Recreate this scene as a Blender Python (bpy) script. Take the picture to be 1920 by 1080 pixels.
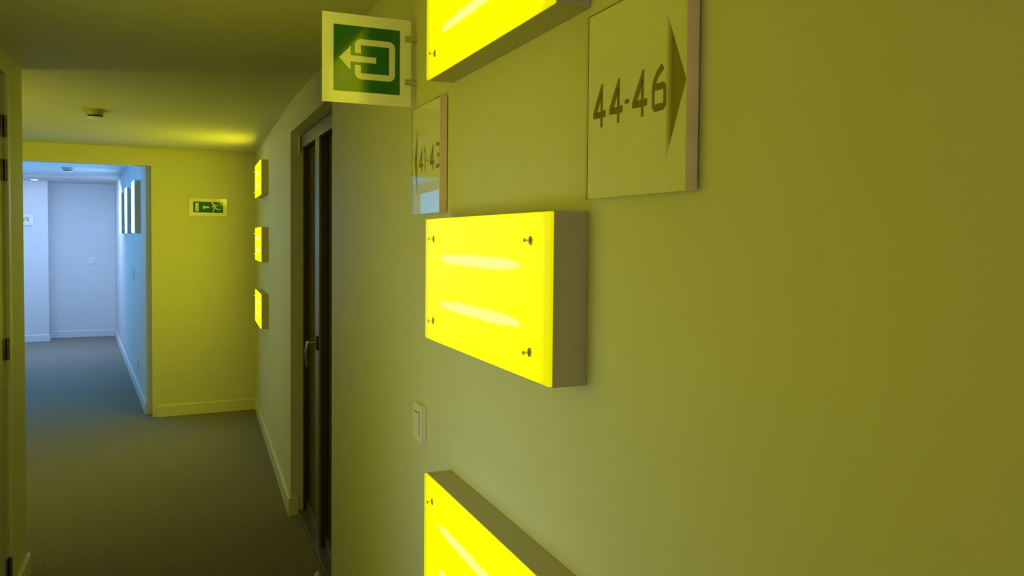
import bpy, bmesh, math, random
from mathutils import Matrix, Vector
R = math.radians
random.seed(4)
scene = bpy.context.scene
for o in list(bpy.data.objects): bpy.data.objects.remove(o)
COL = scene.collection

# ------------------------------------------------------------------ camera
F_PX, CX, CY, EYE = 1500.0, 960.0, 498.0, 1.56
cd = bpy.data.cameras.new('camera'); cam = bpy.data.objects.new('camera', cd); COL.objects.link(cam)
down = Vector((560 - CX, -(45000 - CY), -F_PX)).normalized()      # vertical vanishing point, camera axes
up = -down
vp = Vector((326 - CX, -(442 - CY), -F_PX))                       # vanishing point of the near wall
fw = (vp - up * vp.dot(up)).normalized()
rt = fw.cross(up)
rot = Matrix((rt, fw, up))                                        # rows: world axes in camera axes -> world = rot @ cam
cam.matrix_world = Matrix.Translation((0, 0, EYE)) @ rot.to_4x4()
cd.sensor_width = 36; cd.lens = 36 * F_PX / 1920; cd.shift_y = -(540 - CY) / 1920
cd.clip_start = 0.02
scene.camera = cam

# ------------------------------------------------------------------ world, exposure, big lights
w = bpy.data.worlds.new('world'); scene.world = w; w.use_nodes = True
w.node_tree.nodes['Background'].inputs[0].default_value = (0.5, 0.55, 0.6, 1)
w.node_tree.nodes['Background'].inputs[1].default_value = 0.02
scene.view_settings.view_transform = 'Standard'; scene.view_settings.look = 'None'
scene.view_settings.gamma = 1; scene.view_settings.use_curve_mapping = False
scene.view_settings.exposure = 0.0

YEL = (1.0, 0.95, 0.0)
YEL_CORE = 3.6      # strength of the yellow light boxes
BLU_CORE = 15.0
def area(name, loc, rot_, sx, sy, power, col, spread=180):
    l = bpy.data.lights.new(name, 'AREA'); l.shape = 'RECTANGLE'; l.size = sx; l.size_y = sy
    l.energy = power; l.color = col; l.spread = R(spread)
    o = bpy.data.objects.new(name, l); o.location = loc; o.rotation_euler = rot_; COL.objects.link(o); return o
# added area lights for unseen lamps of the blue corridor: left wall, far end
area('blue_corridor_fill_light', (-2.02, 9.6, 1.75), (0, R(-90), R(5.7)), 0.9, 3.6, 22, (0.0, 0.40, 1.0))
area('blue_corridor_far_fill_light', (-1.45, 12.0, 2.30), (R(15), 0, 0), 1.2, 0.8, 64, (0.42, 0.60, 1.0))
# added yellow fill for the right wall, standing in for unseen left-wall lamps
area('left_wall_fill_light', (-0.595, 1.7, 1.40), (0, R(-90), 0), 0.8, 1.4, 4.5, (1.0, 0.93, 0.0))
# added cool fill for a low patch of right wall; left wall is closed
area('cool_patch_fill_light', (-0.605, 1.55, 0.85), (0, R(-90), 0), 0.7, 0.5, 0.9, (0.30, 0.66, 1.0), 85)
# added warm fill from behind the camera for box sides and sign edges
area('rear_fill_light', (-0.1, -2.2, 1.6), (R(90), 0, R(-25)), 1.0, 1.0, 4.2, (1.0, 0.88, 0.50), 110)
# added area light for unseen yellow side-hall boxes, towards end and right walls
area('side_hall_fill_light', (-1.9, 4.7, 1.5), (R(100), 0, R(-35)), 0.9, 0.9, 12.0, (1.0, 0.95, 0.0))

# ------------------------------------------------------------------ materials
def mat(name, col, rough=0.6, metal=0.0, noise=0.0, nscale=30, bump=0.0, bscale=200, spec=0.5, bdist=0.002):
    m = bpy.data.materials.new(name); m.use_nodes = True
    nt = m.node_tree; b = nt.nodes['Principled BSDF']
    b.inputs['Base Color'].default_value = (*col, 1); b.inputs['Roughness'].default_value = rough
    b.inputs['Metallic'].default_value = metal; b.inputs['Specular IOR Level'].default_value = spec
    tc = nt.nodes.new('ShaderNodeTexCoord')
    if noise:
        n = nt.nodes.new('ShaderNodeTexNoise'); n.inputs['Scale'].default_value = nscale; n.inputs['Detail'].default_value = 6
        nt.links.new(tc.outputs['Object'], n.inputs['Vector'])
        r = nt.nodes.new('ShaderNodeValToRGB')
        r.color_ramp.elements[0].position = 0.3; r.color_ramp.elements[1].position = 0.7
        r.color_ramp.elements[0].color = (*[c * (1 - noise) for c in col], 1)
        r.color_ramp.elements[1].color = (*[min(1, c * (1 + noise)) for c in col], 1)
        nt.links.new(n.outputs['Fac'], r.inputs['Fac']); nt.links.new(r.outputs['Color'], b.inputs['Base Color'])
    if bump:
        n2 = nt.nodes.new('ShaderNodeTexNoise'); n2.inputs['Scale'].default_value = bscale; n2.inputs['Detail'].default_value = 4
        nt.links.new(tc.outputs['Object'], n2.inputs['Vector'])
        bp = nt.nodes.new('ShaderNodeBump'); bp.inputs['Strength'].default_value = bump; bp.inputs['Distance'].default_value = bdist
        nt.links.new(n2.outputs['Fac'], bp.inputs['Height']); nt.links.new(bp.outputs['Normal'], b.inputs['Normal'])
    return m
M = {}
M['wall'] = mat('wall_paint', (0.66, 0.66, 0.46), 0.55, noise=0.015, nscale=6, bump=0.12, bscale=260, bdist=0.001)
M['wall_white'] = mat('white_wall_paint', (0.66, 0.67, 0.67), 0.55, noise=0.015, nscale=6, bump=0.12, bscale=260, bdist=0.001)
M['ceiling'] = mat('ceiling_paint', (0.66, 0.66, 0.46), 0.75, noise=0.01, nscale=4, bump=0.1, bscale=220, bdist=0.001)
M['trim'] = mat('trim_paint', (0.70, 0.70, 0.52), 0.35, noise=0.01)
M['carpet'] = mat('carpet', (0.25, 0.235, 0.19), 0.95, noise=0.28, nscale=90, bump=0.8, bscale=420, spec=0.1, bdist=0.004)
M['housing'] = mat('painted_housing', (0.46, 0.43, 0.38), 0.5, noise=0.02, bump=0.05)
M['chrome'] = mat('chrome', (0.75, 0.75, 0.75), 0.15, metal=1)
M['steel'] = mat('brushed_steel', (0.62, 0.58, 0.52), 0.35, metal=1, noise=0.05, nscale=60)
M['edge_alu'] = mat('champagne_metal', (0.80, 0.64, 0.56), 0.5, metal=0.35, noise=0.06, nscale=25)
M['pin'] = mat('pin_metal', (0.42, 0.42, 0.32), 0.35, metal=0.5)
M['white'] = mat('white_plastic', (0.78, 0.78, 0.74), 0.3)
M['backing'] = mat('sign_backing', (0.93, 0.92, 0.88), 0.6)
M['sign_face'] = mat('exit_plate_white', (0.93, 0.94, 0.85), 0.08)
M['green'] = mat('exit_green', (0.025, 0.15, 0.05), 0.08)
M['symbol'] = mat('exit_symbol', (0.74, 0.80, 0.66), 0.10)
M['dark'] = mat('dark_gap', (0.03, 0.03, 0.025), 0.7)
M['door_metal'] = mat('grey_door_metal', (0.17, 0.18, 0.16), 0.35, metal=0.3, noise=0.05, nscale=12)
M['door_dark'] = mat('dark_door_rebate', (0.035, 0.032, 0.026), 0.5)  # door returns are the same metal; their shade is put into this colour
M['hinge'] = mat('hinge_metal', (0.16, 0.14, 0.11), 0.35, metal=0.8)
M['door_paint'] = mat('door_paint', (0.50, 0.50, 0.44), 0.4, noise=0.02)
M['detector'] = mat('detector_plastic', (0.40, 0.37, 0.34), 0.45)

def clear(name, tint, gloss_rough=0.02, alpha=1.0, ior=1.5, strength=1.0):
    """thin clear sheet: tinted transmission with a Fresnel mirror reflection"""
    m = bpy.data.materials.new(name); m.use_nodes = True; nt = m.node_tree; nt.nodes.clear()
    out = nt.nodes.new('ShaderNodeOutputMaterial'); mix = nt.nodes.new('ShaderNodeMixShader')
    t = nt.nodes.new('ShaderNodeBsdfTransparent'); t.inputs[0].default_value = (*tint, 1)
    g = nt.nodes.new('ShaderNodeBsdfGlossy'); g.inputs['Roughness'].default_value = gloss_rough
    fr = nt.nodes.new('ShaderNodeFresnel'); fr.inputs['IOR'].default_value = ior
    geo = nt.nodes.new('ShaderNodeNewGeometry'); inv = nt.nodes.new('ShaderNodeMath'); inv.operation = 'SUBTRACT'; inv.inputs[0].default_value = 1
    mul = nt.nodes.new('ShaderNodeMath'); mul.operation = 'MULTIPLY'      # reflect on the outer side only
    nt.links.new(geo.outputs['Backfacing'], inv.inputs[1]); nt.links.new(fr.outputs[0], mul.inputs[0]); nt.links.new(inv.outputs[0], mul.inputs[1])
    nt.links.new(mul.outputs[0], mix.inputs[0]); nt.links.new(t.outputs[0], mix.inputs[1]); nt.links.new(g.outputs[0], mix.inputs[2])
    nt.links.new(mix.outputs[0], out.inputs[0]); return m
M['glass'] = clear('sign_glass', (0.97, 0.97, 0.95), 0.015)
M['door_glass'] = mat('dark_obscured_glass', (0.10, 0.085, 0.03), 0.32, noise=0.15, nscale=25)
def film(name, col, a):
    m = mat(name, col, 0.5); b = m.node_tree.nodes['Principled BSDF']; b.inputs['Alpha'].default_value = a; return m
M['film'] = film('olive_print', (0.30, 0.26, 0.04), 0.80)
M['film_thin'] = film('olive_print_thin', (0.34, 0.30, 0.05), 0.45)
m = film('olive_print_fading', (0.36, 0.30, 0.02), 0.8); nt = m.node_tree          # opacity gradient of the arrow, soft at its base
tc = nt.nodes.new('ShaderNodeTexCoord'); sp = nt.nodes.new('ShaderNodeSeparateXYZ'); nt.links.new(tc.outputs['Object'], sp.inputs[0])
mr = nt.nodes.new('ShaderNodeMapRange'); mr.interpolation_type = 'SMOOTHSTEP'; nt.links.new(sp.outputs[0], mr.inputs[0])
mr.inputs[1].default_value = 0.211; mr.inputs[2].default_value = 0.232; mr.inputs[3].default_value = 0.05; mr.inputs[4].default_value = 0.85
nt.links.new(mr.outputs[0], nt.nodes['Principled BSDF'].inputs['Alpha']); M['film_arrow'] = m

def lamp_mat(name, W, H, colour, core, edge, tube_col, tube_gain, vertical=False):
    """backlit acrylic: bright field fading near the edges, two tubes glowing through"""
    m = bpy.data.materials.new(name); m.use_nodes = True; nt = m.node_tree
    b = nt.nodes['Principled BSDF']; b.inputs['Roughness'].default_value = 0.4; b.inputs['Specular IOR Level'].default_value = 0.15
    b.inputs['Base Color'].default_value = (*[0.35 * c for c in colour], 1)
    L = nt.links.new
    tc = nt.nodes.new('ShaderNodeTexCoord'); sp = nt.nodes.new('ShaderNodeSeparateXYZ'); L(tc.outputs['Object'], sp.inputs[0])
    def mth(op, a, c=None, clamp=False):
        n = nt.nodes.new('ShaderNodeMath'); n.operation = op; n.use_clamp = clamp
        for i, v in enumerate((a, c)):
            if v is None: continue
            if isinstance(v, (int, float)): n.inputs[i].default_value = v
            else: L(v, n.inputs[i])
        return n.outputs[0]
    def smooth(v, a, c, lo, hi):
        n = nt.nodes.new('ShaderNodeMapRange'); n.interpolation_type = 'SMOOTHSTEP'
        L(v, n.inputs[0]); n.inputs[1].default_value = a; n.inputs[2].default_value = c; n.inputs[3].default_value = lo; n.inputs[4].default_value = hi
        return n.outputs[0]
    x, z = sp.outputs[0], sp.outputs[2]
    dx = mth('SUBTRACT', W / 2, mth('ABSOLUTE', x)); dz = mth('SUBTRACT', H / 2, mth('ABSOLUTE', z))
    ex = smooth(dx, 0.012, 0.125, 0, 1); ez = smooth(dz, -0.004, 0.02, 0, 1)
    if vertical: ex = smooth(dx, 0.0, 0.05, 0, 1)
    e = mth('MULTIPLY', ex, ez)
    a, bb, LA, LB = (z, x, H, W) if vertical else (x, z, W, H)
    off = mth('SUBTRACT', mth('ABSOLUTE', bb), LB * 0.178)
    noi = nt.nodes.new('ShaderNodeTexNoise'); noi.inputs['Scale'].default_value = 35; L(tc.outputs['Object'], noi.inputs['Vector'])
    wob = mth('MULTIPLY', mth('SUBTRACT', noi.outputs[0], 0.5), 0.008)
    taper = mth('MULTIPLY', mth('POWER', mth('DIVIDE', mth('ABSOLUTE', a), LA * 0.33), 4), 0.007)
    across = mth('ADD', mth('ADD', mth('ABSOLUTE', off), wob), taper)
    tube = mth('MULTIPLY', smooth(across, 0.006, 0.0145, 1, 0), smooth(mth('ABSOLUTE', a), LA * 0.30, LA * 0.34, 1, 0))
    strength = mth('ADD', edge, mth('MULTIPLY', e, core - edge))
    mixc = nt.nodes.new('ShaderNodeMix'); mixc.data_type = 'RGBA'; L(tube, mixc.inputs[0])
    mixc.inputs[6].default_value = (*colour, 1); mixc.inputs[7].default_value = (*tube_col, 1)
    L(mixc.outputs[2], b.inputs['Emission Color']); L(mth('MULTIPLY', strength, mth('ADD', 1, mth('MULTIPLY', tube, tube_gain))), b.inputs['Emission Strength'])
    return m
BW, BH, BT = 0.66, 0.273, 0.065
M['lamp_yellow'] = lamp_mat('yellow_backlit_acrylic', BW, BH, YEL, YEL_CORE, 0.72, (1.0, 0.98, 0.27 / YEL_CORE), 0.0)
M['lamp_yellow_far'] = lamp_mat('yellow_backlit_acrylic_far', BW, 0.256, YEL, 8.5, 0.9, (1.0, 0.98, 0.04), 0.0)
M['lamp_blue'] = lamp_mat('white_backlit_acrylic', 0.36, 0.49, (0.27, 0.58, 1.0), BLU_CORE, 3.0, (1, 1, 1), 0.3, vertical=True)
m = mat('downlight_glow', (1, 1, 1)); m.node_tree.nodes['Principled BSDF'].inputs['Emission Color'].default_value = (1, 0.92, 0.88, 1)
m.node_tree.nodes['Principled BSDF'].inputs['Emission Strength'].default_value = 12; M['glow'] = m

# ------------------------------------------------------------------ helpers
def box(bm, a, b, bev=0.0, seg=2):
    x0, y0, z0 = a; x1, y1, z1 = b
    v = [bm.verts.new(p) for p in ((x0,y0,z0),(x1,y0,z0),(x1,y1,z0),(x0,y1,z0),(x0,y0,z1),(x1,y0,z1),(x1,y1,z1),(x0,y1,z1))]
    fs = [bm.faces.new([v[i] for i in q]) for q in ((0,3,2,1),(4,5,6,7),(0,1,5,4),(1,2,6,5),(2,3,7,6),(3,0,4,7))]
    if bev:
        es = list({e for f in fs for e in f.edges})
        bmesh.ops.bevel(bm, geom=es, offset=bev, segments=seg, profile=0.5, affect='EDGES')
def prism(bm, pts, y0, y1):
    """polygon in local x,z extruded along y"""
    A = [bm.verts.new((x, y0, z)) for x, z in pts]; B = [bm.verts.new((x, y1, z)) for x, z in pts]
    n = len(pts)
    bm.faces.new(A); bm.faces.new(B[::-1])
    for i in range(n): bm.faces.new((A[i], B[i], B[(i+1) % n], A[(i+1) % n]))
def cyl(bm, c, r, y0, y1, n=20, r2=None, axis='y'):
    r2 = r if r2 is None else r2
    def P(a, rr, t):
        u, v = rr * math.cos(a), rr * math.sin(a)
        if axis == 'y': return (c[0] + u, t, c[1] + v)
        if axis == 'x': return (t, c[0] + u, c[1] + v)
        return (c[0] + u, c[1] + v, t)
    A = [bm.verts.new(P(2*math.pi*i/n, r, y0)) for i in range(n)]; B = [bm.verts.new(P(2*math.pi*i/n, r2, y1)) for i in range(n)]
    bm.faces.new(A); bm.faces.new(B[::-1])
    for i in range(n): bm.faces.new((A[i], B[i], B[(i+1) % n], A[(i+1) % n]))
def tube(bm, pts, r, n=8, radii=None):
    rings = []
    P = [Vector(p) for p in pts]
    for i, p in enumerate(P):
        t = (P[min(i+1, len(P)-1)] - P[max(i-1, 0)]).normalized()
        ref = Vector((1, 0, 0)) if abs(t.x) < 0.8 else Vector((0, 1, 0))
        u = t.cross(ref).normalized(); v = t.cross(u); rr = radii[i] if radii else r
        rings.append([bm.verts.new(p + u*rr*math.cos(2*math.pi*k/n) + v*rr*math.sin(2*math.pi*k/n)) for k in range(n)])
    for a, b in zip(rings, rings[1:]):
        for k in range(n): bm.faces.new((a[k], a[(k+1) % n], b[(k+1) % n], b[k]))
    bm.faces.new(rings[0][::-1]); bm.faces.new(rings[-1])
def obj(name, bm, m, parent=None, smooth=False, loc=None):
    bmesh.ops.recalc_face_normals(bm, faces=bm.faces)
    me = bpy.data.meshes.new(name); bm.to_mesh(me); bm.free(); me.materials.append(m)
    if smooth:
        for p in me.polygons: p.use_smooth = True
        try: me.set_sharp_from_angle(angle=R(40))
        except Exception: pass
    o = bpy.data.objects.new(name, me); COL.objects.link(o)
    if parent: o.parent = parent
    if loc: o.location = loc
    return o
def nb(): return bmesh.new()
def thing(name, label, cat, loc, rz, group=None):
    o = bpy.data.objects.new(name, None); COL.objects.link(o); o.empty_display_size = 0.1
    o.location = loc; o.rotation_euler = (0, 0, rz); o['label'] = label; o['category'] = cat
    if group: o['group'] = group
    return o
def struct(name, m, boxes=(), loc=(0, 0, 0), rz=0, prisms=(), parent=None, smooth=False):
    bm = nb()
    for b_ in boxes: box(bm, *b_)
    for p_ in prisms: prism(bm, *p_)
    o = obj(name, bm, m, parent); o.location = loc; o.rotation_euler = (0, 0, rz)
    if not parent: o['kind'] = 'structure'
    return o
def copy_tree(o, parent=None):
    c = o.copy(); COL.objects.link(c); c.parent = parent
    for ch in list(o.children): copy_tree(ch, c)
    return c

# facing a wall: local x runs to the viewer's right, local -y comes out of the wall
RX = 0.595                                   # plane of the right wall
RZ_R = R(-90); RZ_FAR = R(-90) - math.atan2(0.085, 2.96); RZ_BLUE = R(-90) + math.atan2(0.615, 6.18)
RZ_END = math.atan2(0.045, 0.82)
LXW = -0.625                                 # plane of the left wall
H = 2.30                                     # ceiling height
END_R = Vector((0.68, 7.52, 0))              # right-hand corner of the end wall

# ------------------------------------------------------------------ room shell
fl = struct('floor', M['carpet'], [((-3.6, -2.8, -0.1), (2.0, 15.0, 0.0))])
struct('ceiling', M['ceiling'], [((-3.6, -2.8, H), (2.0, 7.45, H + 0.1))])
struct('ceiling_blue_corridor', M['wall_white'], [((-3.6, 7.5, 2.335), (2.0, 15.0, 2.45))])
D0, D1, DH = 3.30, 4.56, 2.135               # door recess in the right wall
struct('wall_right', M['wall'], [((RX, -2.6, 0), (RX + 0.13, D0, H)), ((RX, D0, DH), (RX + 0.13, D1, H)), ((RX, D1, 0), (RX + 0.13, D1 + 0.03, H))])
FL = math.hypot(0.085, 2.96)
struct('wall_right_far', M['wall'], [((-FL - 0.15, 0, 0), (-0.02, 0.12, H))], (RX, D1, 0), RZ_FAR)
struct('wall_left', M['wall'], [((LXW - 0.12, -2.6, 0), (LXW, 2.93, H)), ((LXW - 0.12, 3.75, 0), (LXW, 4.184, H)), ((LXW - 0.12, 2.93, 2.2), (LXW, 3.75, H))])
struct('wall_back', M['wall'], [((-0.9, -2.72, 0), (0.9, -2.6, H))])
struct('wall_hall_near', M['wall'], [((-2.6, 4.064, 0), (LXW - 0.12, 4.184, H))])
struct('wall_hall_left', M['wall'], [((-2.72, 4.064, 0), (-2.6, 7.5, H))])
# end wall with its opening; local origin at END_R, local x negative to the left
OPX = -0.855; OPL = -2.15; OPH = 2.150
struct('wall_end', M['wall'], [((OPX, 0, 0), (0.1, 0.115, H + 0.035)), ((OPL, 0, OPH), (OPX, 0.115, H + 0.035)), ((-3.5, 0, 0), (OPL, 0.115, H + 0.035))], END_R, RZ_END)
# blue corridor: right wall, far wall in two planes, hidden left wall
struct('wall_blue_right', M['wall_white'], [((-6.3, 0, 0), (-0.02, 0.12, 2.335))], (-0.222, 7.59, 0), RZ_BLUE)
struct('wall_blue_far', M['wall_white'], [((-2.2, 13.79, 0), (-0.75, 13.91, 2.335))])
struct('wall_blue_far_left', M['wall_white'], [((-1.3, 0, 0), (0, 0.5, 2.335))], (-1.690, 13.40, 0), R(8))
struct('wall_blue_left', M['wall_white'], [((-6.4, -0.12, 0), (-0.02, 0, 2.335))], (-2.30, 7.42, 0), RZ_BLUE)

# baseboards (height 0.10, with a small bevelled top)
BBH, BBT = 0.10, 0.014
def baseboard(name, x0, x1, loc, rz):
    m = M['wall_white'] if 'blue' in name else M['trim']
    bm = nb(); prof = [(0, 0), (-BBT, 0), (-BBT, BBH - 0.008), (-BBT + 0.006, BBH), (0, BBH)]
    A = [bm.verts.new((x0, y, z)) for y, z in prof]; B = [bm.verts.new((x1, y, z)) for y, z in prof]; n = len(prof)
    bm.faces.new(A); bm.faces.new(B[::-1])
    for i in range(n): bm.faces.new((A[i], B[i], B[(i+1) % n], A[(i+1) % n]))
    o = obj(name, bm, m); o.location = loc; o.rotation_euler = (0, 0, rz); o['kind'] = 'structure'; return o
baseboard('baseboard_right', -D0, 2.6, (RX, 0, 0), RZ_R)
baseboard('baseboard_right_far', -FL, 0.0, (RX, D1, 0), RZ_FAR)
struct('baseboard_door_reveal', M['trim'], [((RX - BBT, D1 - 0.016, 0), (RX + 0.043, D1 - 0.0005, BBH), 0.002)])
baseboard('baseboard_end', -0.818, -0.014, END_R, RZ_END)
baseboard('baseboard_left', 3.815, 4.184 + BBT, (LXW, 0, 0), R(90))
baseboard('baseboard_left_rear', -2.6, 2.86, (LXW, 0, 0), R(90))
baseboard('baseboard_hall_near', LXW*-1 + 0.001, 2.6, (0, 4.184, 0), R(180))
baseboard('baseboard_blue_right', -6.2, -0.02, (-0.222, 7.59, 0), RZ_BLUE)
baseboard('baseboard_blue_far', -1.72, -0.84, (0, 13.79, 0), 0)
baseboard('baseboard_blue_far_left', -1.2, 0.014, (-1.690, 13.40, 0), R(8))

# ------------------------------------------------------------------ glazed door in the right-hand recess
dr = bpy.data.objects.new('door_1', None); COL.objects.link(dr); dr['kind'] = 'structure'
dr.location = (0.65, D1, 0); dr.rotation_euler = (0, 0, RZ_R)     # local x = towards the camera, y = into the wall
DW = D1 - D0
def dpart(name, boxes, m, parent=None, bev=0.002):
    bm = nb()
    for a, b_ in boxes: box(bm, a, b_, bev)
    return obj(name, bm, m, parent or dr)
dpart('head_rail', [((0.002, 0, 2.048), (DW, 0.012, DH - 0.02))], M['door_metal'])
dpart('mullion', [((0.497, 0, 0.0), (0.607, 0.012, 2.048))], M['door_metal'])
dpart('rebate', [((0.002, 0.0125, 0.0), (0.022, 0.075, DH)), ((0.497, 0.0125, 0.05), (0.607, 0.045, 2.048)), ((DW - 0.022, 0.0125, 0), (DW, 0.075, DH)),
                 ((0.022, 0.0125, 2.048), (DW - 0.022, 0.075, DH))], M['door_dark'])
dpart('sill', [((0.002, -0.02, 0.0), (DW, 0.075, 0.03)), ((0.022, 0.03, 0.03), (DW - 0.022, 0.05, 0.075))], M['door_metal'])
dpart('glass_pane', [((0.023, 0.046, 0.076), (0.496, 0.052, 2.047))], M['door_glass'], bev=0)
dpart('glass_pane', [((0.608, 0.046, 0.076), (DW - 0.023, 0.052, 2.047))], M['door_glass'], bev=0)
bm = nb(); cyl(bm, (0.003, -0.006), 0.006, 2.02, 2.115, 12, axis='z'); obj('hinge', bm, M['steel'], dr, True)
# lever handle
hp = dpart('handle_plate', [((0.571, -0.012, 1.005), (0.603, 0.0, 1.075))], M['door_dark'], bev=0.003)
bm = nb()
cyl(bm, (0.587, 1.043), 0.0095, -0.052, -0.012, 16)
lev = [(0.587, -0.050, 1.050), (0.587, -0.053, 1.030), (0.583, -0.056, 1.005), (0.575, -0.055, 0.98), (0.562, -0.052, 0.955), (0.548, -0.047, 0.932), (0.540, -0.044, 0.92)]
tube(bm, lev, 0.008, 10, [0.008, 0.0085, 0.0085, 0.008, 0.0075, 0.007, 0.0055])
obj('lever_handle', bm, M['steel'], hp, True)
# dark stairwell behind the glass
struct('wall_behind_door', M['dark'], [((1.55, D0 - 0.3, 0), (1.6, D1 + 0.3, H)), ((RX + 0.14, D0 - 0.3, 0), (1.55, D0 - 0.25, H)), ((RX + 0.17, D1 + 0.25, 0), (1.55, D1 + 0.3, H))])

# ------------------------------------------------------------------ hinged door at the left edge
dl = bpy.data.objects.new('door_2', None); COL.objects.link(dl); dl['kind'] = 'structure'
dl.location = (LXW, 3.75, 0); dl.rotation_euler = (0, 0, R(90))    # local x = away from the camera, -y = out of the wall
bm = nb(); box(bm, (-0.815, 0.004, 0.008), (-0.012, 0.046, 2.185), 0.002); obj('door_leaf', bm, M['door_paint'], dl)
bm = nb()
for a, b_ in (((0.006, -0.014, 0), (0.062, 0.0, 2.26)), ((-0.88, -0.014, 0), (-0.826, 0.0, 2.26)), ((-0.826, -0.014, 2.2), (0.006, 0.0, 2.26))): box(bm, a, b_, 0.003)
obj('door_casing', bm, M['trim'], dl)
for zc in (1.99, 1.815, 1.098, 0.205):
    bm = nb(); box(bm, (-0.040, -0.001, zc - 0.043), (-0.014, 0.003, zc + 0.043), 0.001)
    cyl(bm, (-0.008, -0.007), 0.007, zc - 0.043, zc + 0.043, 12, axis='z')
    obj('hinge', bm, M['hinge'], dl, True)

# ------------------------------------------------------------------ light boxes
def make_lightbox(name, W_, H_, T_, lamp, label, cat, loc, rz, group, pins, ins=(0.07, 0.046)):
    t = thing(name, label, cat, loc, rz, group)          # origin on the wall at the box centre
    bm = nb(); th = 0.004; w2, h2 = W_/2, H_/2
    for a, b_ in (((-w2, -T_, -h2), (-w2 + th, 0, h2)), ((w2 - th, -T_, -h2), (w2, 0, h2)), ((-w2 + th, -T_, -h2), (w2 - th, 0, -h2 + th)),
                  ((-w2 + th, -T_, h2 - th), (w2 - th, 0, h2)), ((-w2 + th, -0.012, -h2 + th), (w2 - th, 0, h2 - th))):
        box(bm, a, b_, 0.0008, 1)
    obj('housing', bm, M['housing'], t)
    bm = nb(); box(bm, (-w2 + 0.001, -T_ - 0.006, -h2 + 0.001), (w2 - 0.001, -T_ + 0.0005, h2 - 0.001), 0.0015)
    obj('diffuser_panel', bm, lamp, t)
    for sx in (-1, 1):
        for sz in (-1, 1):
            x, z = sx * (w2 - ins[0]), sz * (h2 - ins[1]); f = -T_ - 0.006
            bm = nb(); cyl(bm, (0, 0), 0.0075, 0, -0.003, 20)
            wsh = obj('washer', bm, M['pin'], t, True, (x, f, z))
            bm = nb(); cyl(bm, (0, 0), 0.0022, -0.003, -0.011, 14); cyl(bm, (0, 0), 0.0038, -0.011, -0.0135, 16)
            obj('pin', bm, M['pin'], wsh, True)
            if pins:
                bm = nb(); pts = []
                s = -1 if sz > 0 else 1
                for k in range(15):
                    a = 2 * math.pi * k / 14
                    pts.append((0.0075 + 0.0035 * math.sin(a) , -0.003 - 0.004 * (1 - math.cos(a)) / 2, (0.006 + 0.0075 * (1 - math.cos(a)) / 2) * s))
                tube(bm, pts, 0.0006, 6); obj('wire_clip', bm, M['pin'], wsh, True)
    return t
YC = (1.103 + 1.764) / 2
GN = 'yellow light boxes on the near wall'
make_lightbox('light_box', BW, BH, BT - 0.006, M['lamp_yellow'], 'large yellow backlit wall box, middle one of the near column, fully in view', 'light box', (RX, YC, 1.467), RZ_R, GN, True)
make_lightbox('light_box', BW, BH, BT - 0.006, M['lamp_yellow'], 'large yellow backlit wall box cut by the top edge, beside the hanging green exit sign', 'light box', (RX, YC, 2.0535), RZ_R, GN, True)
make_lightbox('light_box', BW, BH, BT - 0.006, M['lamp_yellow'], 'large yellow backlit wall box cut by the bottom edge, lower right of the light switch', 'light box', (RX, YC, 0.8815), RZ_R, GN, True)
GF = 'yellow light boxes on the far right wall'
def along(origin, rz, x):   # point on a wall, x along local x
    return Vector((origin[0] + math.cos(rz) * x, origin[1] + math.sin(rz) * x, 0))
for z, lab in ((1.995, 'small distant yellow wall light at the top of the column beyond the glazed door'),
               (1.500, 'small distant yellow wall light in the middle of the column beyond the glazed door'),
               (1.005, 'small distant yellow wall light at the bottom of the column beyond the glazed door')):
    p = along((RX, D1), RZ_FAR, -(1.56 + 0.33)); p.z = z
    make_lightbox('light_box', BW, 0.256, 0.048, M['lamp_yellow_far'], lab, 'light box', p, RZ_FAR, GF, False)
GB = 'white light boxes in the blue corridor'
for x, lab in ((-0.82, 'upright white wall light in the blue corridor, nearest of the three'),
               (-2.03, 'upright white wall light in the blue corridor, middle of the three'),
               (-3.24, 'upright white wall light in the blue corridor, farthest of the three')):
    p = along((-0.222, 7.59), RZ_BLUE, x); p.z = 1.825
    make_lightbox('light_box', 0.36, 0.49, 0.05, M['lamp_blue'], lab, 'light box', p, RZ_BLUE, GB, False, (0.05, 0.06))

# ------------------------------------------------------------------ room number signs
SW, SH, ST = 0.257, 0.274, 0.021
def stroke(a, b, w):
    (x0, z0), (x1, z1) = a, b; L = math.hypot(x1-x0, z1-z0); nx, nz = -(z1-z0)/L*w/2, (x1-x0)/L*w/2
    return [(x0+nx, z0+nz), (x1+nx, z1+nz), (x1-nx, z1-nz), (x0-nx, z0-nz)]
VW, HW = 0.0062, 0.0098
def four(x):       # 0.037 wide; x is its left edge
    return [[(x, 0.1190), (x, 0.1275), (x + 0.0245, 0.1668), (x + 0.0285, 0.1668), (x + 0.0285, 0.1535), (x + 0.0072, 0.1190)],
            [(x + 0.0072, 0.1180), (x + 0.0072, 0.1276), (x + 0.0222, 0.1276), (x + 0.0222, 0.1180)],
            [(x + 0.0285, 0.1180), (x + 0.0285, 0.1276), (x + 0.0370, 0.1276), (x + 0.0370, 0.1180)],
            [(x + 0.0222, 0.1042), (x + 0.0222, 0.1535), (x + 0.0285, 0.1535), (x + 0.0285, 0.1042)]]
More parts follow.
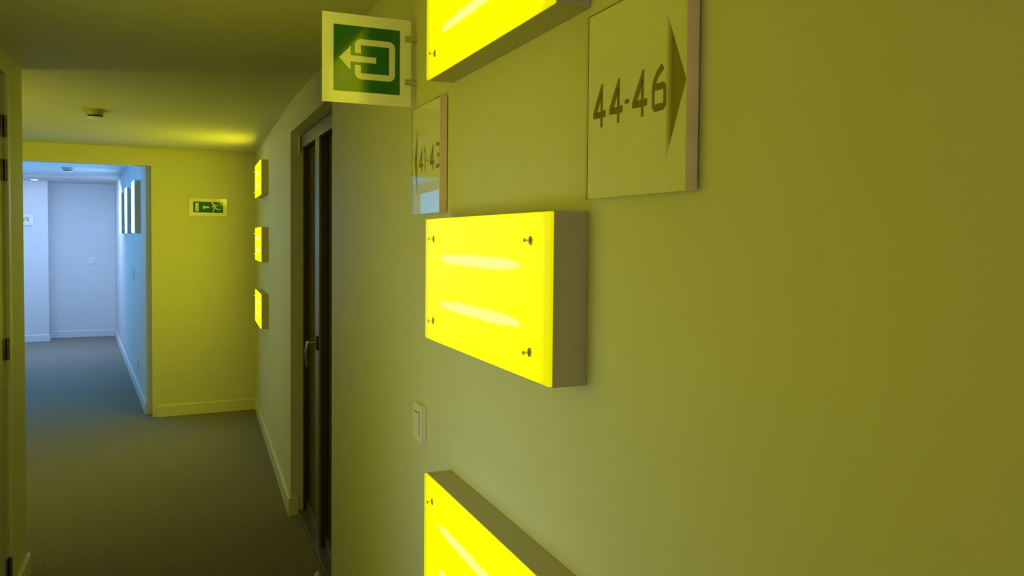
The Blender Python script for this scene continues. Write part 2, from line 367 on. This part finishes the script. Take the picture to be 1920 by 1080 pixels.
def six(x):        # drawn as a band: diagonal top, closed square bowl
    out = [(x, 0.1135), (x, 0.1375), (x + 0.003, 0.148), (x + 0.011, 0.159), (x + 0.022, 0.167), (x + 0.028, 0.159), (x + 0.016, 0.1515), (x + 0.0105, 0.1425),
           (x + 0.027, 0.1425), (x + 0.033, 0.137), (x + 0.033, 0.1125), (x + 0.027, 0.1065), (x + 0.007, 0.1065)]
    return [[(x, 0.1135), (x, 0.1375), (x + 0.003, 0.148), (x + 0.011, 0.159), (x + 0.022, 0.167), (x + 0.028, 0.159), (x + 0.016, 0.1515), (x + 0.0085, 0.142), (x + 0.0065, 0.136), (x + 0.0065, 0.116), (x + 0.0065, 0.1065)],
            [(x + 0.0065, 0.1335), (x + 0.0085, 0.1425), (x + 0.027, 0.1425), (x + 0.0315, 0.1395), (x + 0.033, 0.1335)],
            [(x + 0.0265, 0.1160), (x + 0.0265, 0.1335), (x + 0.033, 0.1335), (x + 0.033, 0.1160)],
            [(x + 0.0065, 0.1065), (x + 0.0065, 0.1160), (x + 0.033, 0.1160), (x + 0.033, 0.1125), (x + 0.027, 0.1065)]]
def one(x):
    return [[(x + 0.008, 0.1042), (x + 0.008, 0.1668), (x + 0.014, 0.1668), (x + 0.014, 0.1042)], [(x, 0.150), (x, 0.158), (x + 0.008, 0.1668), (x + 0.008, 0.156)]]
def three(x):
    return [[(x, 0.1590), (x, 0.1670), (x + 0.026, 0.1670), (x + 0.032, 0.1610), (x + 0.032, 0.1590)],
            [(x + 0.0255, 0.1420), (x + 0.0255, 0.1590), (x + 0.032, 0.1590), (x + 0.032, 0.1420), (x + 0.029, 0.1375)],
            [(x + 0.010, 0.1330), (x + 0.010, 0.1420), (x + 0.0255, 0.1420), (x + 0.029, 0.1375), (x + 0.0255, 0.1330)],
            [(x + 0.0255, 0.1160), (x + 0.0255, 0.1330), (x + 0.029, 0.1375), (x + 0.032, 0.1330), (x + 0.032, 0.1160)],
            [(x, 0.1065), (x, 0.1160), (x + 0.032, 0.1160), (x + 0.032, 0.1125), (x + 0.026, 0.1065)]]
def dash(x): return [[(x, 0.1280), (x, 0.1338), (x + 0.0105, 0.1338), (x + 0.0105, 0.1280)]]
ARROW_R = [[(0.2095, 0.0409), (0.2095, 0.2276), (0.2518, 0.1372)]]
ARROW_L = [[(0.0455, 0.0499), (0.0200, 0.1372), (0.0455, 0.2186)]]
def number_sign(label, loc, rz, polys, arrow, sw=SW):
    t = thing('room_number_sign', label, 'sign', loc, rz, 'room number signs')   # origin on the wall, lower left corner
    f = -ST + 0.0038                                                          # front of the board, just behind the glass
    bm = nb(); box(bm, (0.0008, f, 0.0008), (sw - 0.0021, f + 0.004, SH - 0.0008), 0.0004, 1); obj('backing_board', bm, M['backing'], t)
    bm = nb(); box(bm, (0, f - 0.0006, 0), (0.0007, f + 0.004, SH)); box(bm, (0.0008, f - 0.0006, SH - 0.0007), (sw - 0.0021, f + 0.004, SH)); obj('edge_seal', bm, M['hinge'], t)
    bm = nb(); box(bm, (0.016, f + 0.0041, 0.004), (sw - 0.006, 0, SH - 0.004), 0.0006, 1); obj('mounting_tray', bm, M['housing'], t)
    bm = nb(); box(bm, (sw - 0.0019, -ST + 0.001, 0.0005), (sw, -0.002, SH - 0.0005), 0.0004, 1); obj('metal_edge', bm, M['edge_alu'], t)
    bm = nb(); box(bm, (0, -ST, 0), (sw - 0.0021, -ST + 0.003, SH)); obj('glass_plate', bm, M['glass'], t)
    bm = nb()
    for p in polys: prism(bm, p, f - 0.0005, f - 0.0001)
    if polys:
        o = obj('digits', bm, M['film'], t); o.data.materials.append(M['film_thin'])
        for p in o.data.polygons:                                             # wide horizontal strokes print darker than the thin uprights
            xs = [o.data.vertices[i].co for i in p.vertices]
            k = max(v.z for v in xs) - min(v.z for v in xs)
            if k > 0.0125: p.material_index = 1
    if arrow:
        bm = nb()
        for p in arrow: prism(bm, p, f - 0.0005, f - 0.0001)
        obj('arrow', bm, M['film_arrow'] if arrow is ARROW_R else M['film_thin'], t)
    return t
number_sign('square glass room sign reading 44-46 with an arrow pointing right', (RX, 1.077, 1.620), RZ_R,
            four(0.0170) + four(0.0648) + dash(0.1080) + four(0.1277) + six(0.1760), ARROW_R)
number_sign('square glass room sign reading 41-43 with an arrow pointing left, behind the hanging exit sign', (RX, 2.044, 1.620), RZ_R,
            four(0.0620) + one(0.1050) + dash(0.1310) + four(0.1560) + three(0.2060), ARROW_L, 0.243)
# the small one at the far end of the blue corridor
pz = along((-1.690, 13.40), R(8), -0.375); pz.z = 1.685
t = number_sign('small white room sign on the far end wall of the blue corridor', pz, R(8), [], [], 0.19)
t.scale = (1, 1, 0.62)
bm = nb()
for x in (0.05, 0.10):
    prism(bm, [(x, 0.20), (x + 0.012, 0.20), (x + 0.028, 0.10), (x + 0.016, 0.10)], -ST - 0.001, -ST); prism(bm, [(x + 0.040, 0.20), (x + 0.046, 0.20), (x + 0.028, 0.10), (x + 0.022, 0.10)], -ST - 0.0022, -ST - 0.0012)
obj('digits', bm, M['film'], t)

# ------------------------------------------------------------------ projecting exit sign (perpendicular to the wall)
es = thing('exit_sign', 'square green exit sign with arrow and frame, projecting from the wall on two standoffs', 'sign', (0, 2.07, 0), 0)
bm = nb(); box(bm, (0.348, 0.0, 1.905), (0.580, 0.005, 2.132), 0.0006, 1); obj('plate', bm, M['sign_face'], es)
bm = nb(); box(bm, (0.3765, -0.0006, 1.9345), (0.5495, -0.0001, 2.1025)); g = obj('green_panel', bm, M['green'], es)
bm = nb(); Y0, Y1 = -0.0012, -0.0007
prism(bm, [(0.3905, 2.0193), (0.4197, 2.0496), (0.4197, 1.9890)], Y0, Y1)
prism(bm, [(0.4197, 2.0268), (0.4863, 2.0262), (0.4863, 2.0108), (0.4197, 2.0108)], Y0, Y1)
obj('arrow', bm, M['symbol'], g)
def arc(cx_, cz_, r, a0, a1, n=7): return [(cx_ + r*math.cos(R(a0 + (a1-a0)*i/n)), cz_ + r*math.sin(R(a0 + (a1-a0)*i/n))) for i in range(n+1)]
xo0, xo1, zo0, zo1, t_, r_ = 0.4307, 0.5364, 1.9674, 2.0705, 0.0158, 0.017
ro, ri = r_, 0.0022
outer = [(xo0, 2.0338)] + arc(xo0+ro, zo1-ro, ro, 180, 90) + arc(xo1-ro, zo1-ro, ro, 90, 0) + arc(xo1-ro, zo0+ro, ro, 0, -90) + arc(xo0+ro, zo0+ro, ro, -90, -180) + [(xo0, 2.0032)]
xi0, xi1, zi0, zi1 = xo0+t_, xo1-t_, zo0+t_, zo1-t_
inner = [(xi0, 2.0338)] + arc(xi0+ri, zi1-ri, ri, 180, 90) + arc(xi1-ri, zi1-ri, ri, 90, 0) + arc(xi1-ri, zi0+ri, ri, 0, -90) + arc(xi0+ri, zi0+ri, ri, -90, -180) + [(xi0, 2.0032)]
bm = nb()
OA = [bm.verts.new((x, Y0, z)) for x, z in outer]; IA = [bm.verts.new((x, Y0, z)) for x, z in inner]
OB = [bm.verts.new((x, Y1, z)) for x, z in outer]; IB = [bm.verts.new((x, Y1, z)) for x, z in inner]
for i in range(len(outer) - 1):
    bm.faces.new((OA[i], OA[i+1], IA[i+1], IA[i])); bm.faces.new((OB[i], IB[i], IB[i+1], OB[i+1]))
    bm.faces.new((OA[i], OB[i], OB[i+1], OA[i+1])); bm.faces.new((IA[i], IA[i+1], IB[i+1], IB[i]))
bm.faces.new((OA[0], IA[0], IB[0], OB[0])); bm.faces.new((OA[-1], OB[-1], IB[-1], IA[-1]))
obj('exit_frame', bm, M['symbol'], g)
for z in (2.083, 1.970):
    bm = nb(); cyl(bm, (0.0, z), 0.0078, 0.5630, RX, 18, axis='x'); so = obj('standoff', bm, M['steel'], es, True)

# ------------------------------------------------------------------ small exit sign on the end wall
p = along(END_R, RZ_END, -0.403)
s2 = thing('exit_sign', 'small green running man exit sign on the yellow end wall', 'sign', (p.x - 0.157*0, p.y, 1.81), RZ_END)
bm = nb(); box(bm, (-0.157, -0.012, -0.078), (0.157, 0, 0.078), 0.003); obj('frame', bm, M['sign_face'], s2)
bm = nb(); box(bm, (-0.122, -0.0130, -0.047), (0.122, -0.0121, 0.047)); g2 = obj('green_panel', bm, M['green'], s2)
bm = nb(); prism(bm, [(-0.107, -0.038), (-0.107, 0.037), (-0.078, 0.037), (-0.078, -0.038)], -0.0142, -0.0131); obj('doorway', bm, M['symbol'], g2)
bm = nb(); prism(bm, [(-0.050, 0.0), (-0.028, 0.021), (-0.028, -0.021)], -0.0142, -0.0131)
prism(bm, [(-0.028, -0.008), (-0.028, 0.008), (0.008, 0.006), (0.008, -0.009)], -0.0142, -0.0131); obj('arrow', bm, M['symbol'], g2)
bm = nb(); k0 = -0.0142
cyl(bm, (0.034, 0.034), 0.0095, k0, -0.0131, 14)
for i, (a, b_, ww) in enumerate((((0.040, 0.026), (0.058, -0.004), 0.015), ((0.045, 0.020), (0.064, 0.022), 0.007), ((0.064, 0.022), (0.078, 0.006), 0.006), ((0.046, 0.014), (0.036, 0.000), 0.006),
                  ((0.036, 0.000), (0.028, 0.008), 0.006), ((0.056, -0.002), (0.042, -0.018), 0.009), ((0.042, -0.018), (0.040, -0.042), 0.008), ((0.058, -0.004), (0.078, -0.018), 0.009), ((0.078, -0.018), (0.100, -0.016), 0.008))):
    prism(bm, stroke(a, b_, ww), k0 - 0.00012 * i, -0.0131 - 0.00001 * i)
obj('running_figure', bm, M['symbol'], g2)

# ------------------------------------------------------------------ switches and socket
def switch(label, loc, rz, W_=0.083, H_=0.095, T_=0.012, name='light_switch', cat='light switch'):
    t = thing(name, label, cat, loc, rz)
    bm = nb(); box(bm, (-W_/2, -T_ + 0.003, -H_/2), (W_/2, 0, H_/2), 0.002); obj('wall_plate', bm, M['white'], t)
    bm = nb(); box(bm, (-W_/2 + 0.0005, -T_, -H_/2 + 0.001), (W_/2 - 0.0005, -T_ + 0.0029, H_/2 - 0.001), 0.0012); fr_ = obj('front_frame', bm, M['white'], t)
    if name == 'light_switch':
        bm = nb(); box(bm, (-W_*0.29, -T_ - 0.0006, -H_*0.30), (W_*0.29, -T_ - 0.0001, H_*0.30)); obj('gap', bm, M['dark'], t)
        bm = nb(); prism(bm, [(-W_*0.275, -H_*0.285), (-W_*0.275, H_*0.285), (W_*0.275, H_*0.285), (W_*0.275, -H_*0.285)], -T_ - 0.003, -T_ - 0.0007); obj('rocker', bm, M['white'], t)
    else:
        bm = nb(); cyl(bm, (0, 0), W_*0.27, -T_ - 0.0008, -T_ - 0.0001, 20); obj('socket_recess', bm, M['detector'], t)
    return t
switch('white light switch under the 41-43 sign, beside the near yellow boxes', (RX, 1.9985, 1.080), RZ_R, T_=0.015)
switch('white light switch on the far end wall of the blue corridor', (-1.155, 13.79, 1.163), 0, 0.09, 0.095)
p = along((-0.222, 7.59), RZ_BLUE, -1.63); p.z = 1.15
switch('slim switch on the blue corridor side wall below the white lights', p, RZ_BLUE, 0.083, 0.11)
p = along((-0.222, 7.59), RZ_BLUE, -1.0); p.z = 0.305
switch('low wall socket above the baseboard in the blue corridor', p, RZ_BLUE, 0.083, 0.1, name='wall_socket', cat='socket')

# ------------------------------------------------------------------ smoke detectors, downlight, door stop
def detector(label, loc):
    t = thing('smoke_detector', label, 'smoke detector', loc, 0)
    bm = nb(); cyl(bm, (0, 0), 0.066, 0, -0.012, 32, 0.064, 'z'); obj('base', bm, M['detector'], t, True)
    bm = nb(); cyl(bm, (0, 0), 0.056, -0.012, -0.032, 32, 0.048, 'z'); obj('body', bm, M['detector'], t, True)
    bm = nb(); cyl(bm, (0, 0), 0.040, -0.032, -0.042, 28, 0.040, 'z'); obj('vent_ring', bm, M['dark'], t, True)
    bm = nb(); cyl(bm, (0, 0), 0.044, -0.042, -0.052, 28, 0.034, 'z'); obj('cap', bm, M['white'], t, True)
    return t
detector('round smoke detector on the yellow lit ceiling', (-0.425, 5.36, H))
detector('round smoke detector on the blue corridor ceiling', (-1.13, 10.55, 2.335))
t = thing('downlight', 'recessed ceiling downlight glowing at the far end of the blue corridor', 'downlight', (-1.82, 13.10, 2.335), 0)
bm = nb()
n = 28; R1, R2 = 0.060, 0.045
ring = [[bm.verts.new((r*math.cos(2*math.pi*i/n), r*math.sin(2*math.pi*i/n), z)) for i in range(n)] for r, z in ((R1, 0), (R1, -0.006), (R2, -0.006), (R2, 0))]
for k in range(4):
    for i in range(n): bm.faces.new((ring[k][i], ring[k][(i+1) % n], ring[(k+1) % 4][(i+1) % n], ring[(k+1) % 4][i]))
obj('trim_ring', bm, M['white'], t, True)
bm = nb(); cyl(bm, (0, 0), 0.0445, -0.0005, -0.004, 24, 0.043, 'z'); obj('lens', bm, M['glow'], t, True)
t = thing('door_stop', 'small pale round door stop on the carpet by the glazed door sill', 'door stop', (0.600, 3.685, 0), 0)
bm = nb(); cyl(bm, (0, 0), 0.014, 0, 0.012, 20, 0.0125, 'z'); obj('base', bm, M['white'], t, True)
bm = nb(); cyl(bm, (0, 0), 0.011, 0.012, 0.022, 20, 0.006, 'z'); obj('cap', bm, M['white'], t, True)
